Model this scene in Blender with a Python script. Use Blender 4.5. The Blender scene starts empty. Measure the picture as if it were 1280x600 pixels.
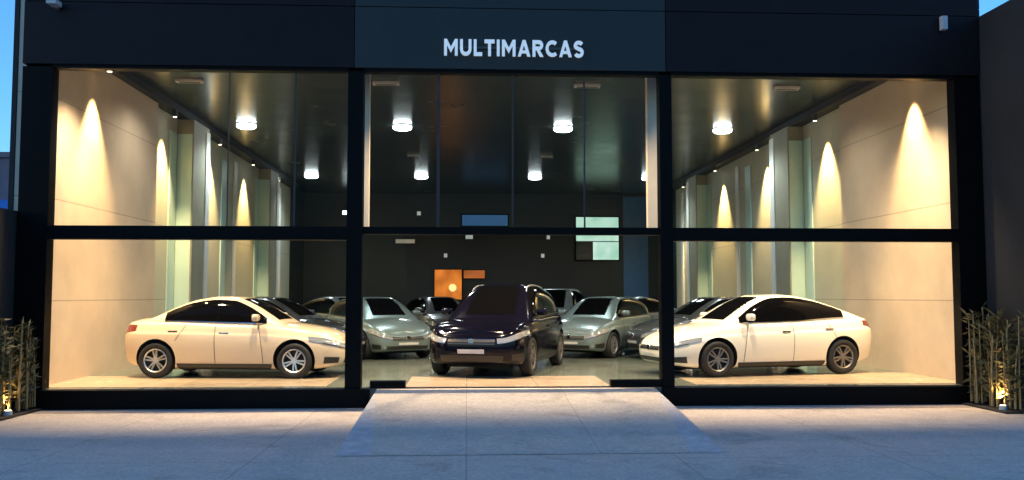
import bpy, bmesh, math, random
import numpy as np
from mathutils import Vector, Matrix
R = math.radians
random.seed(7)
sc = bpy.context.scene
COL = sc.collection

# ------------------------------------------------------------------ materials
def mat(name, col, rough=0.5, metal=0.0, coat=0.0, noise=0.0, nscale=4.0, bump=0.0, bscale=30.0, spec=0.5):
    m = bpy.data.materials.new(name); m.use_nodes = True
    nt = m.node_tree; b = nt.nodes['Principled BSDF']
    b.inputs['Base Color'].default_value = (*col, 1)
    b.inputs['Roughness'].default_value = rough
    b.inputs['Metallic'].default_value = metal
    b.inputs['Coat Weight'].default_value = coat
    b.inputs['Coat Roughness'].default_value = 0.04
    b.inputs['Specular IOR Level'].default_value = spec
    if noise or bump:
        tc = nt.nodes.new('ShaderNodeTexCoord')
    if noise:
        n = nt.nodes.new('ShaderNodeTexNoise'); n.inputs['Scale'].default_value = nscale
        n.inputs['Detail'].default_value = 6; n.inputs['Roughness'].default_value = 0.65
        r = nt.nodes.new('ShaderNodeMapRange')
        r.inputs['From Min'].default_value = 0.3; r.inputs['From Max'].default_value = 0.7
        r.inputs['To Min'].default_value = 1 - noise; r.inputs['To Max'].default_value = 1 + noise
        mx = nt.nodes.new('ShaderNodeVectorMath'); mx.operation = 'SCALE'
        mx.inputs[0].default_value = col
        nt.links.new(tc.outputs['Object'], n.inputs['Vector'])
        nt.links.new(n.outputs['Fac'], r.inputs['Value'])
        nt.links.new(r.outputs['Result'], mx.inputs['Scale'])
        nt.links.new(mx.outputs['Vector'], b.inputs['Base Color'])
        rr = nt.nodes.new('ShaderNodeMapRange')
        rr.inputs['To Min'].default_value = max(0.02, rough - 0.1); rr.inputs['To Max'].default_value = min(1, rough + 0.1)
        nt.links.new(n.outputs['Fac'], rr.inputs['Value']); nt.links.new(rr.outputs['Result'], b.inputs['Roughness'])
    if bump:
        n2 = nt.nodes.new('ShaderNodeTexNoise'); n2.inputs['Scale'].default_value = bscale; n2.inputs['Detail'].default_value = 4
        bp = nt.nodes.new('ShaderNodeBump'); bp.inputs['Strength'].default_value = bump; bp.inputs['Distance'].default_value = 0.01
        nt.links.new(tc.outputs['Object'], n2.inputs['Vector']); nt.links.new(n2.outputs['Fac'], bp.inputs['Height'])
        nt.links.new(bp.outputs['Normal'], b.inputs['Normal'])
    return m

def emis(name, col, strength):
    m = bpy.data.materials.new(name); m.use_nodes = True
    b = m.node_tree.nodes['Principled BSDF']
    b.inputs['Base Color'].default_value = (*[min(c, .8) for c in col], 1)
    b.inputs['Emission Color'].default_value = (*col, 1); b.inputs['Emission Strength'].default_value = strength
    return m

def uneven_emis(name, c0, c1, strength, scale):
    m = emis(name, c1, strength); nt = m.node_tree; b = nt.nodes['Principled BSDF']
    tc = nt.nodes.new('ShaderNodeTexCoord'); n = nt.nodes.new('ShaderNodeTexNoise'); n.inputs['Scale'].default_value = scale; n.inputs['Detail'].default_value = 3
    r = nt.nodes.new('ShaderNodeValToRGB'); r.color_ramp.elements[0].position = .36; r.color_ramp.elements[1].position = .64
    r.color_ramp.elements[0].color = (*c0, 1); r.color_ramp.elements[1].color = (*c1, 1)
    nt.links.new(tc.outputs['Object'], n.inputs['Vector']); nt.links.new(n.outputs['Fac'], r.inputs['Fac']); nt.links.new(r.outputs[0], b.inputs['Emission Color'])
    return m

def slab_mat(name, col, rough, sx, sy, joint=0.012, jointdark=0.55, noise=0.12, nscale=2.2, axes='XY', vary=0.08, bump=0.0, grit=0.0):
    """large tiles / panels with thin joints (own geometry of the material)"""
    m = bpy.data.materials.new(name); m.use_nodes = True
    nt = m.node_tree; b = nt.nodes['Principled BSDF']; N = nt.nodes.new; Lk = nt.links.new
    tc = N('ShaderNodeTexCoord')
    mp = N('ShaderNodeSeparateXYZ'); Lk(tc.outputs['Object'], mp.inputs[0])
    cb = N('ShaderNodeCombineXYZ'); Lk(mp.outputs[axes[0]], cb.inputs['X']); Lk(mp.outputs[axes[1]], cb.inputs['Y'])
    br = N('ShaderNodeTexBrick'); br.offset = 0.0; br.squash = 1.0
    br.inputs['Scale'].default_value = 1.0
    br.inputs['Brick Width'].default_value = sx; br.inputs['Row Height'].default_value = sy
    br.inputs['Mortar Size'].default_value = joint; br.inputs['Mortar Smooth'].default_value = 0.1
    br.inputs['Color1'].default_value = (1, 1, 1, 1); br.inputs['Color2'].default_value = (1 - vary, 1 - vary, 1 - vary, 1)
    br.inputs['Mortar'].default_value = (jointdark,) * 3 + (1,)
    Lk(cb.outputs[0], br.inputs['Vector'])
    n = N('ShaderNodeTexNoise'); n.inputs['Scale'].default_value = nscale; n.inputs['Detail'].default_value = 8; n.inputs['Roughness'].default_value = .68
    Lk(tc.outputs['Object'], n.inputs['Vector'])
    r = N('ShaderNodeMapRange'); r.inputs['From Min'].default_value = .3; r.inputs['From Max'].default_value = .7
    r.inputs['To Min'].default_value = 1 - noise; r.inputs['To Max'].default_value = 1 + noise
    Lk(n.outputs['Fac'], r.inputs['Value'])
    s = N('ShaderNodeVectorMath'); s.operation = 'SCALE'; s.inputs[0].default_value = col; Lk(r.outputs[0], s.inputs['Scale'])
    mu = N('ShaderNodeVectorMath'); mu.operation = 'MULTIPLY'; Lk(s.outputs[0], mu.inputs[0]); Lk(br.outputs['Color'], mu.inputs[1])
    last = mu.outputs[0]
    if grit:      # fine speckle plus scattered darker stains with their own outline
        g = N('ShaderNodeTexNoise'); g.inputs['Scale'].default_value = 20; g.inputs['Detail'].default_value = 6; g.inputs['Roughness'].default_value = .8
        Lk(tc.outputs['Object'], g.inputs['Vector'])
        g1 = N('ShaderNodeMapRange'); g1.inputs['From Min'].default_value = .32; g1.inputs['From Max'].default_value = .68
        g1.inputs['To Min'].default_value = 1 - grit; g1.inputs['To Max'].default_value = 1 + grit; Lk(g.outputs['Fac'], g1.inputs['Value'])
        v = N('ShaderNodeTexNoise'); v.inputs['Scale'].default_value = 1.1; v.inputs['Detail'].default_value = 10; v.inputs['Roughness'].default_value = .62; v.inputs['Distortion'].default_value = .8
        Lk(tc.outputs['Object'], v.inputs['Vector'])
        v1 = N('ShaderNodeMapRange'); v1.inputs['From Min'].default_value = .56; v1.inputs['From Max'].default_value = .66
        v1.inputs['To Min'].default_value = 1; v1.inputs['To Max'].default_value = .78; Lk(v.outputs['Fac'], v1.inputs['Value'])
        mm = N('ShaderNodeMath'); mm.operation = 'MULTIPLY'; Lk(g1.outputs[0], mm.inputs[0]); Lk(v1.outputs[0], mm.inputs[1])
        sc2 = N('ShaderNodeVectorMath'); sc2.operation = 'SCALE'; Lk(last, sc2.inputs[0]); Lk(mm.outputs[0], sc2.inputs['Scale']); last = sc2.outputs[0]
    Lk(last, b.inputs['Base Color'])
    rr = N('ShaderNodeMapRange'); rr.inputs['To Min'].default_value = max(.03, rough - .12); rr.inputs['To Max'].default_value = min(1, rough + .12)
    Lk(n.outputs['Fac'], rr.inputs['Value']); Lk(rr.outputs[0], b.inputs['Roughness'])
    if bump:
        n2 = N('ShaderNodeTexNoise'); n2.inputs['Scale'].default_value = 60; n2.inputs['Detail'].default_value = 3
        Lk(tc.outputs['Object'], n2.inputs['Vector'])
        bp = N('ShaderNodeBump'); bp.inputs['Strength'].default_value = bump; bp.inputs['Distance'].default_value = .008
        Lk(n2.outputs['Fac'], bp.inputs['Height']); Lk(bp.outputs[0], b.inputs['Normal'])
    return m

def glass_mat(name, ior=1.11, tint=(0.96, 0.98, 0.97)):
    m = bpy.data.materials.new(name); m.use_nodes = True
    nt = m.node_tree; nt.nodes.clear(); N = nt.nodes.new
    o = N('ShaderNodeOutputMaterial'); mx = N('ShaderNodeMixShader'); t = N('ShaderNodeBsdfTransparent'); g = N('ShaderNodeBsdfGlossy')
    f = N('ShaderNodeFresnel'); ge = N('ShaderNodeNewGeometry'); mr = N('ShaderNodeMapRange')
    mr.inputs['To Min'].default_value = ior; mr.inputs['To Max'].default_value = 1 / ior      # thin pane: same reflectance from either face
    nt.links.new(ge.outputs['Backfacing'], mr.inputs['Value']); nt.links.new(mr.outputs[0], f.inputs['IOR'])
    t.inputs['Color'].default_value = (*tint, 1); g.inputs['Roughness'].default_value = 0.0
    nt.links.new(f.outputs[0], mx.inputs[0]); nt.links.new(t.outputs[0], mx.inputs[1]); nt.links.new(g.outputs[0], mx.inputs[2])
    nt.links.new(mx.outputs[0], o.inputs[0])
    return m

M = dict(
    frame=mat('black_frame', (0.0028, 0.0028, 0.003), 0.5, noise=.2, nscale=3, spec=.08),
    fascia=mat('navy_composite_panel', (0.012, 0.0085, 0.0095), 0.45, noise=.3, nscale=1.2, spec=.14),
    fascia_glow=mat('sign_glow_panel', (0.024, 0.025, 0.024), 0.42, noise=.2, nscale=1.6, spec=.3),  # lighter teal base carries the sign's glow
    pier=mat('charcoal_render', (0.013, 0.013, 0.014), 0.8, noise=.25, nscale=1.5, bump=.3),
    sidewall=mat('dark_grey_render', (0.015, 0.0145, 0.0145), 0.85, noise=.3, nscale=1.3, bump=.35),
    wall=slab_mat('beige_wall_panel', (0.56, 0.45, 0.34), 0.55, 40, 1.75, joint=.012, jointdark=.62, noise=.10, nscale=1.6, axes='YZ', vary=.05, bump=.12),
    farwall=slab_mat('grey_green_wall_panel', (0.50, 0.49, 0.37), 0.55, 40, 1.75, joint=.012, jointdark=.66, noise=.07, nscale=1.1, axes='YZ', vary=.03),
    pilaster=mat('olive_beige_paint', (0.30, 0.29, 0.22), 0.6, noise=.1, nscale=2),
    mint=mat('mint_cool_light', (0.50, 0.69, 0.65), 0.35, noise=.05, nscale=2),  # mint colour stands for cool ceiling light on the wall
    coolwhite=mat('white_cool_light', (0.80, 0.80, 0.78), 0.4, noise=.05),  # white colour stands for wall lit by the cool lamps
    back=slab_mat('black_back_wall', (0.010, 0.013, 0.015), 0.5, 1.6, 1.1, joint=.012, jointdark=.3, noise=.35, nscale=1.2, axes='XZ', vary=.3),
    ceil=mat('dark_stretch_ceiling', (0.034, 0.042, 0.038), 0.24, noise=.12, nscale=.7, spec=.26),
    cornice=mat('dark_cornice', (0.022, 0.020, 0.017), 0.7, noise=.2),
    jamb=mat('beige_jamb', (0.62, 0.54, 0.44), 0.5, noise=.06),
    joint=mat('grey_joint', (0.045, 0.042, 0.04), 0.5, noise=.08, spec=.2),
    floor=slab_mat('grey_porcelain', (0.13, 0.15, 0.13), 0.16, 1.2, 1.2, joint=.006, jointdark=.5, noise=.1, nscale=1.5),
    lightpool=slab_mat('light_pool_porcelain', (0.40, 0.315, 0.225), 0.24, 1.2, .8, joint=.006, jointdark=.6, noise=.07, nscale=2),  # paler tile colour stands for pools of warm light
    glass=glass_mat('clear_glass'),
    side_pave=slab_mat('pinkish_concrete', (0.56, 0.465, 0.405), 0.85, 2.4, 2.4, joint=.008, jointdark=.62, noise=.12, nscale=3.4, vary=.05, bump=.9, grit=.32),
    ramp=slab_mat('ramp_concrete', (0.52, 0.455, 0.40), 0.85, 1.56, 2.2, joint=.007, jointdark=.68, noise=.12, nscale=3.4, vary=.04, bump=.8, grit=.3),
    flare=mat('flare_concrete', (0.45, 0.43, 0.44), 0.85, noise=.24, nscale=6, bump=.4),
    kerb=mat('kerb_concrete', (0.50, 0.43, 0.38), 0.85, noise=.18, nscale=3, bump=.4),
    road=mat('worn_asphalt', (0.60, 0.51, 0.45), 0.8, noise=.3, nscale=3.2, bump=.9, bscale=70),
    ground=mat('bare_ground', (0.14, 0.13, 0.12), 0.9, noise=.3, nscale=.4),
    letter=emis('lit_white_letter', (0.74, 0.88, 1.0), .085),
    lettercan=mat('letter_edge', (0.5, 0.52, 0.55), .4),
    lamp=emis('cool_lamp_lens', (0.86, 0.97, 1.0), 5.0),
    lampbody=mat('lamp_body', (0.05, 0.05, 0.05), .5, noise=.1),
    lampgrey=mat('lamp_grey', (0.45, 0.45, 0.44), .5, noise=.08),
    warmlens=emis('warm_lamp_lens', (1.0, 0.78, 0.45), 4.0),
    coolglow=uneven_emis('mint_office_glass', (0.30, 0.66, 0.50), (0.66, 0.95, 0.82), 0.19, 1.6),
    orange=uneven_emis('orange_backlit', (0.42, 0.07, 0.008), (1.0, 0.27, 0.03), 0.15, 2.4),
    orangedim=uneven_emis('orange_backlit_dim', (0.25, 0.05, 0.01), (0.85, 0.22, 0.05), 0.075, 2.2),
    amber=emis('amber_emblem', (1.0, 0.72, 0.28), .25),
    screen=emis('blue_screen', (0.05, 0.17, 0.42), 0.075),
    bluepanel=mat('blue_wall_panel', (0.035, 0.13, 0.30), 0.4, noise=.12),
    rubber=mat('tyre_rubber', (0.006, 0.006, 0.0065), 0.75, noise=.2, nscale=20),
    alloy=mat('silver_alloy', (0.62, 0.62, 0.62), 0.32, metal=.85, noise=.05),
    darkalloy=mat('grey_alloy', (0.22, 0.21, 0.20), 0.35, metal=.7, noise=.05),
    well=mat('wheel_well_black', (0.006, 0.006, 0.006), 0.9),
    carglass=mat('tinted_car_glass', (0.0025, 0.0025, 0.003), 0.04, coat=0, spec=.09),
    blacktrim=mat('black_plastic', (0.012, 0.012, 0.012), 0.45, noise=.1),
    glossblack=mat('gloss_black_trim', (0.003, 0.003, 0.003), 0.07, spec=.12),
    chrome=mat('chrome_trim', (0.75, 0.75, 0.75), 0.15, metal=1.0),
    headlens=mat('clear_headlamp', (0.34, 0.36, 0.37), 0.08, metal=.5, coat=1),
    taillens=mat('red_lamp_lens', (0.16, 0.012, 0.010), 0.15, coat=1),
    plate=mat('number_plate', (0.55, 0.55, 0.55), 0.45),
    stem=mat('bamboo_stem', (0.24, 0.16, 0.06), 0.5, noise=.25, nscale=6),
    leaf=mat('bamboo_leaf', (0.10, 0.085, 0.032), 0.55, noise=.35, nscale=5),
    soil=mat('dark_mulch', (0.03, 0.022, 0.016), .95, noise=.4, nscale=12, bump=.8),
    mauve=mat('mauve_render', (0.19, 0.15, 0.17), .85, noise=.15, nscale=.5),
    farglass=mat('dark_window', (0.03, 0.035, 0.045), .15),
    awning=mat('blue_awning', (0.05, 0.22, 0.55), .7, noise=.1),
    roof=mat('roof_felt', (0.04, 0.04, 0.045), .9, noise=.2),
)
def paint(name, col, metal=0.0, rough=.28):
    return mat(name, col, rough, metal, coat=1.0)

# ------------------------------------------------------------------ mesh helpers
class MB:
    def __init__(s): s.v = []; s.f = []; s.mi = []
    def add(s, vs, fs, mi=0):
        o = len(s.v); s.v += [tuple(p) for p in vs]
        for f in fs: s.f.append([i + o for i in f]); s.mi.append(mi)
    def box(s, x0, x1, y0, y1, z0, z1, mi=0):
        vs = [(x, y, z) for x in (x0, x1) for y in (y0, y1) for z in (z0, z1)]
        s.add(vs, [(0, 1, 3, 2), (4, 6, 7, 5), (0, 4, 5, 1), (2, 3, 7, 6), (0, 2, 6, 4), (1, 5, 7, 3)], mi)
    def grid(s, P, mi=0, closed_u=False):
        nu, nv = len(P), len(P[0]); vs = [p for r in P for p in r]; fs = []
        for i in range(nu if closed_u else nu - 1):
            for j in range(nv - 1):
                a = i * nv + j; b = ((i + 1) % nu) * nv + j
                fs.append((a, b, b + 1, a + 1))
        s.add(vs, fs, mi)
    def lathe(s, prof, axis='Z', c=(0, 0, 0), n=32, mi=0):
        P = []
        for i in range(n):
            t = 2 * math.pi * i / n; row = []
            for r, h in prof:
                if axis == 'Z': row.append((c[0] + r * math.cos(t), c[1] + r * math.sin(t), c[2] + h))
                elif axis == 'Y': row.append((c[0] + r * math.cos(t), c[1] + h, c[2] + r * math.sin(t)))
                else: row.append((c[0] + h, c[1] + r * math.cos(t), c[2] + r * math.sin(t)))
            P.append(row)
        s.grid(P, mi, True)
    def tube(s, pts, r0, r1=None, n=8, mi=0):
        r1 = r0 if r1 is None else r1; P = []
        for k, p in enumerate(pts):
            p = Vector(p); a = Vector(pts[max(0, k - 1)]); b = Vector(pts[min(len(pts) - 1, k + 1)])
            d = (b - a).normalized(); u = d.orthogonal().normalized(); w = d.cross(u)
            r = r0 + (r1 - r0) * k / max(1, len(pts) - 1)
            P.append([tuple(p + u * r * math.cos(2 * math.pi * i / n) + w * r * math.sin(2 * math.pi * i / n)) for i in range(n + 1)])
        s.grid(P, mi)
        s.add(P[0][:n], [tuple(range(n))], mi); s.add(P[-1][:n], [tuple(range(n))], mi)
    def build(s, name, m, parent=None, smooth=None, bevel=0, merge=False):
        me = bpy.data.meshes.new(name); me.from_pydata(s.v, [], s.f)
        ms = m if isinstance(m, (list, tuple)) else [m]
        for x in ms: me.materials.append(x)
        if len(ms) > 1: me.polygons.foreach_set('material_index', s.mi)
        bm = bmesh.new(); bm.from_mesh(me)
        if merge: bmesh.ops.remove_doubles(bm, verts=bm.verts, dist=1e-5)
        bmesh.ops.recalc_face_normals(bm, faces=bm.faces)
        if bevel: bmesh.ops.bevel(bm, geom=list(bm.edges), offset=bevel, segments=2, profile=.7, affect='EDGES', clamp_overlap=True)
        bm.to_mesh(me); bm.free()
        if smooth is not None:
            for p in me.polygons: p.use_smooth = True
            me.set_sharp_from_angle(angle=R(smooth))
        o = bpy.data.objects.new(name, me); COL.objects.link(o)
        if parent: o.parent = parent
        return o

def box(name, m, x0, x1, y0, y1, z0, z1, parent=None, bevel=0):
    b = MB(); b.box(x0, x1, y0, y1, z0, z1); return b.build(name, m, parent, bevel=bevel)
def tag(o, label=None, cat=None, group=None, kind=None):
    if label: o['label'] = label
    if cat: o['category'] = cat
    if group: o['group'] = group
    if kind: o['kind'] = kind
    return o
def empty(name, loc=(0, 0, 0), rz=0):
    o = bpy.data.objects.new(name, None); COL.objects.link(o); o.location = loc; o.rotation_euler = (0, 0, rz); return o
def copy_tree(o, parent=None):
    c = o.copy(); COL.objects.link(c)
    if parent: c.parent = parent; c.matrix_parent_inverse = o.matrix_parent_inverse.copy()
    for ch in list(o.children): copy_tree(ch, c)
    return c
def spot(name, loc, aim, power, col, size, blend=.5, rad=.04, parent=None):
    l = bpy.data.lights.new(name, 'SPOT'); l.energy = power; l.color = col; l.spot_size = R(size); l.spot_blend = blend; l.shadow_soft_size = rad
    o = bpy.data.objects.new(name, l); COL.objects.link(o); o.location = loc
    o.rotation_euler = (Vector(aim) - Vector(loc)).to_track_quat('-Z', 'Y').to_euler()
    if parent: o.parent = parent
    return o

# ------------------------------------------------------------------ scene dimensions (metres; street face of the showroom is y = 0)
FZ = 0.32                 # showroom floor
XL, XR = -7.25, 8.75      # inner side walls
CZ = 6.42                 # ceiling
YB = 25.0                 # back wall
WARM = (1.0, 0.65, 0.29)

# ------------------------------------------------------------------ ground
def sheet(name, m, x0, x1, y0, y1, z, kind='structure'):
    b = MB(); b.add([(x0, y0, z), (x1, y0, z), (x1, y1, z), (x0, y1, z)], [(0, 1, 2, 3)]); o = b.build(name, m); o['kind'] = kind; return o
sheet('ground', M['ground'], -900, 900, -900, 900, -0.12)
sheet('road', M['road'], -160, 160, -34, -19.2, -0.10)
def structbox(name, m, *a, bevel=0):
    o = box(name, m, *a, bevel=bevel); o['kind'] = 'structure'; return o
structbox('pavement', M['side_pave'], -60, 60, -19.0, -0.02, -0.11, 0.0)
structbox('kerb', M['kerb'], -60, 60, -19.19, -19.003, -0.11, -0.002, bevel=.015)
# ramp with flared sides that widen towards the street
RX0, RX1, RY = -1.47, 3.14, -4.5
b = MB()
b.add([(RX0, -.03, FZ - .015), (RX1, -.03, FZ - .015), (2.62, RY, .006), (-1.10, RY, .006)], [(0, 1, 2, 3)])
o = b.build('ramp', M['ramp']); o['kind'] = 'structure'
b = MB()
for x, xi, xo, s in ((RX0, -1.10, -1.50, -1), (RX1, 2.62, 3.02, 1)):
    b.add([(x, -.03, FZ - .015), (xi, RY, .006), (xo, RY, .005), (x + s * .12, -.14, .005)], [(0, 1, 2), (0, 2, 3)])
o = b.build('ramp_edge', M['flare']); o['kind'] = 'structure'
# showroom floor and pale sheets that paint in the pools of warm light
structbox('floor', M['floor'], XL - .3, XR + .3, 0.02, YB, -0.1, FZ)
structbox('floor_light_pool', M['lightpool'], XL + .02, -2.35, .24, 2.35, FZ + .001, FZ + .006)
structbox('floor_light_pool', M['lightpool'], 3.92, XR - .02, .24, 2.35, FZ + .001, FZ + .006)
structbox('floor_light_pool', M['lightpool'], -1.02, 2.42, .06, 1.95, FZ + .001, FZ + .006)

# ------------------------------------------------------------------ the showroom building
B = empty('showroom_building', (0.8, 0, 0))
tag(B, 'black framed car showroom with three tall glazed bays and warm lit side walls', 'building')
IB = Matrix.Translation((-0.8, 0, 0))
def bp(o):
    o.parent = B; o.matrix_parent_inverse = IB; return o
def bbox(name, m, *a, bevel=0): return bp(box(name, m, *a, bevel=bevel))
GX = [(-6.85, -2.0), (-1.74, 3.27), (3.48, 8.45)]
GT, GB = 5.6, 0.33
# fascia panels (butted with 12 mm joints), sign glow painted into the middle pair
xs = [-7.33, -1.90, 3.385, 8.90]
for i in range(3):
    bbox('fascia_panel', M['fascia_glow'] if i == 1 else M['fascia'], xs[i] + .006, xs[i + 1] - .006, -.05, .10, GT + .06, 6.70, bevel=.004)
    bbox('fascia_panel', M['fascia_glow'] if i == 1 else M['fascia'], xs[i] + .006, xs[i + 1] - .006, -.05, .10, 6.712, 7.9, bevel=.004)
bbox('fascia_backing', M['frame'], -7.33, 8.90, .101, .22, GT + .02, 7.9)
# frame: piers, mullions, transoms, head, plinth
bbox('pier', M['frame'], -7.33, -6.85, -.03, .22, 0, GT + .018, bevel=.006)
bbox('pier', M['frame'], 8.45, 8.90, -.03, .22, 0, GT + .018, bevel=.006)
bbox('mullion', M['frame'], -2.0, -1.74, -.045, .20, GB - .02, GT, bevel=.006)
bbox('mullion', M['frame'], 3.27, 3.48, -.045, .20, GB - .02, GT, bevel=.006)
for a, c in GX:
    bbox('head_rail', M['frame'], a, c, -.02, .18, GT + .001, GT + .058)
for i, (a, c) in enumerate(GX):
    if i != 1: bbox('transom', M['frame'], a + .001, c - .001, -.035, .18, 2.76, 2.985, bevel=.005)
    else: bbox('transom', M['frame'], a + .001, c - .001, -.01, .16, 2.86, 2.985, bevel=.005)
def plinth(x0, x1, taper):
    b = MB(); b.box(x0, x1, -.10, .235, 0.003, GB - .021); o = b.build('plinth', M['frame'], bevel=.008); return bp(o)
plinth(-7.0, RX0 - .13, 0); plinth(RX1 + .13, 8.6, 0)
bbox('plinth', M['frame'], RX0 - .125, -1.01, -.015, .16, FZ - .01, FZ + .11, bevel=.006)
bbox('plinth', M['frame'], 2.41, RX1 + .125, -.015, .16, FZ - .01, FZ + .11, bevel=.006)
bbox('threshold', M['joint'], -1.0, 2.40, -.024, .055, FZ - .02, FZ + .005)
# beige jamb panels behind the mullions
bbox('jamb_panel', M['jamb'], -1.90, -1.735, .85, 1.0, 2.99, CZ - .005)
bbox('jamb_panel', M['jamb'], 3.24, 3.41, .85, 1.0, 2.99, CZ - .005)
# glazing
for i, (a, c) in enumerate(GX):
    bbox('glass_pane', M['glass'], a + .002, c - .002, .06, .072, 2.99, GT - .002)
    if i != 1: bbox('glass_pane', M['glass'], a + .002, c - .002, .06, .072, GB + .002, 2.755)
bbox('glass_pane', M['glass'], -1.735, -1.02, .06, .072, FZ + .115, 2.855)
bbox('glass_pane', M['glass'], 2.43, 3.265, .06, .072, FZ + .115, 2.855)
for x, w in ((-3.98, .018), (-2.88, .03), (-.49, .05), (.77, .03), (1.99, .03)):
    bbox('glass_joint', M['joint'], x - w / 2, x + w / 2, .045, .0585, 2.99, GT - .004)
# shell
WT = .25
bbox('side_wall', M['farwall'], XL - .28, XL, 5.72, 21.9, FZ - .3, CZ + .5)
bbox('side_wall', M['wall'], XL - .28, XL + .16, .24, 5.715, FZ - .3, CZ + .5)
bbox('side_wall', M['farwall'], XR, XR + .28, 5.2, 21.9, FZ - .3, CZ + .5)
bbox('side_wall', M['wall'], XR - .10, XR + .28, .24, 5.195, FZ - .3, CZ + .5)
bbox('side_wall', M['back'], XL - .28, XL, 21.905, YB + .3, FZ - .3, CZ + .5)
bbox('side_wall', M['back'], XR, XR + .28, 21.905, YB + .3, FZ - .3, CZ + .5)
bbox('back_wall', M['back'], XL + .002, XR - .002, YB, YB + .28, FZ + .001, CZ + .5)
bbox('ceiling', M['ceil'], XL + .003, XR - .003, .225, YB - .003, CZ, CZ + .12)
bbox('roof', M['roof'], -7.6, 9.1, .225, YB + .35, 6.93, 7.15)
# rough outer skin of the building
bbox('outer_wall', M['pier'], -7.62, -7.54, .23, YB + .3, 0, 6.92)
bbox('outer_wall', M['pier'], 9.04, 9.10, .23, YB + .3, 0, 6.92)
# cornice troughs
bbox('cornice', M['cornice'], XL + .005, XL + .34, .24, 21.9, CZ - .17, CZ - .004)
bbox('cornice', M['cornice'], XR - .34, XR - .005, .24, 21.9, CZ - .17, CZ - .004)
# pilasters; mint faces and white edges are painted-in cool light
for side, ys in ((-1, (7.55, 16.3)), (1, (7.7, 17.0))):
    for y in ys:
        x0 = XL if side < 0 else XR - .42
        p = bbox('pilaster', M['pilaster'], x0 + (.001 if side < 0 else 0), x0 + .42 - (.001 if side > 0 else 0), y, y + 1.35, FZ + .002, CZ - .175, bevel=.008)
        f = bbox('cool_light_face', M['mint'], x0 + .03, x0 + .39, y - .028, y - .002, FZ + .05, CZ - .55, bevel=.004); f.parent = p; f.matrix_parent_inverse = Matrix()
        f.location = (0, 0, 0)
        xt = x0 + .42 if side < 0 else x0 - .03
        t = bbox('cool_light_edge', M['coolwhite'], xt + .001, xt + .029, y + 1.0, y + 1.33, FZ + .05, CZ - .3, bevel=.004); t.parent = p; t.matrix_parent_inverse = Matrix()
for x0, x1, ys in ((XL + .001, XL + .03, (6.98, 11.6, 15.75)), (XR - .03, XR - .001, (7.13, 12.0, 16.45))):
    for y in ys: bbox('wall_panel', M['mint'], x0, x1, y, y + .52, FZ + .05, CZ - .55, bevel=.004)  # mint strips paint cool light onto the side walls
for x0, x1, ys in ((XL + .001, XL + .03, (9.35, 13.0, 17.2, 19.6)), (XR - .03, XR - .001, (9.5, 13.2, 18.45, 20.6))):
    for y in ys: bbox('wall_panel', M['coolwhite'], x0, x1, y, y + .34, FZ + .05, CZ - .4, bevel=.004)  # white strips paint cool light onto the side walls
for p in B.children:
    for ch in p.children:
        ch.matrix_parent_inverse = Matrix()

# ------------------------------------------------------------------ sign lettering
S = empty('shop_sign', (0.785, -.05, 5.87))
tag(S, 'white lit capital lettering reading MULTIMARCAS on the fascia panel tinted with its glow', 'sign')
SW, SH = 2.36, .28
T_ = .21
def ribbon(pts):
    L, Rr = [], []
    for i, p in enumerate(pts):
        a_ = Vector(pts[max(0, i - 1)]); c_ = Vector(pts[min(len(pts) - 1, i + 1)]); d = (c_ - a_).normalized(); n = Vector((-d.y, d.x)) * T_ / 2
        L.append(tuple(Vector(p) + n)); Rr.append(tuple(Vector(p) - n))
    return [[L[i], L[i + 1], Rr[i + 1], Rr[i]] for i in range(len(pts) - 1)]
def arc(cx_, cy_, rx, ry, a0, a1, n=14): return [(cx_ + rx * math.cos(R(a0 + (a1 - a0) * i / n)), cy_ + ry * math.sin(R(a0 + (a1 - a0) * i / n))) for i in range(n + 1)]
h_ = T_ / 2
GL = {
    'M': (1.0, [[(0, 0), (T_, 0), (T_, 1), (0, 1)], [(1 - T_, 0), (1, 0), (1, 1), (1 - T_, 1)], [(T_, 1), (T_, .66), (.5, .18), (.5, .52)], [(1 - T_, 1), (.5, .52), (.5, .18), (1 - T_, .66)]]),
    'U': (.84, ribbon([(h_, 1), (h_, .40)] + arc(.42, .42, .42 - h_, .42 - h_, 180, 360) + [(.84 - h_, 1)])),
    'L': (.62, [[(0, 0), (.62, 0), (.62, T_), (T_, T_), (T_, 1), (0, 1)]]),
    'T': (.74, [[(.37 - h_, 0), (.37 + h_, 0), (.37 + h_, 1 - T_), (.74, 1 - T_), (.74, 1), (0, 1), (0, 1 - T_), (.37 - h_, 1 - T_)]]),
    'I': (T_, [[(0, 0), (T_, 0), (T_, 1), (0, 1)]]),
    'A': (.92, [[(0, 0), (T_ * 1.05, 0), (.46, .72), (.46, 1), (.35, 1)], [(.92, 0), (.57, 1), (.46, 1), (.46, .72), (.92 - T_ * 1.05, 0)], [(.285, .20), (.635, .20), (.585, .36), (.335, .36)]]),
    'R': (.80, [[(0, 0), (T_, 0), (T_, 1), (0, 1)]] + ribbon([(T_, 1 - h_), (.46, 1 - h_)] + arc(.46, .70, .22, .30 - h_, 90, -90) + [(T_, .40 + h_)]) + [[(.30, .40), (.52, .40), (.80, 0), (.55, 0)]]),
    'C': (.84, ribbon(arc(.50, .5, .5 - h_, .5 - h_, 48, 312, 26))),
    'S': (.72, ribbon(arc(.36, .715, .26, .285 - h_, 25, 270, 16)[:-1] + arc(.36, .285, .26, .285 - h_ + .034, 90, -155, 16))),
}
word = 'MULTIMARCAS'; gap = .17; tot = sum(GL[c][0] for c in word) + gap * (len(word) - 1); kx = SW / tot; cur = -SW / 2
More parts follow.
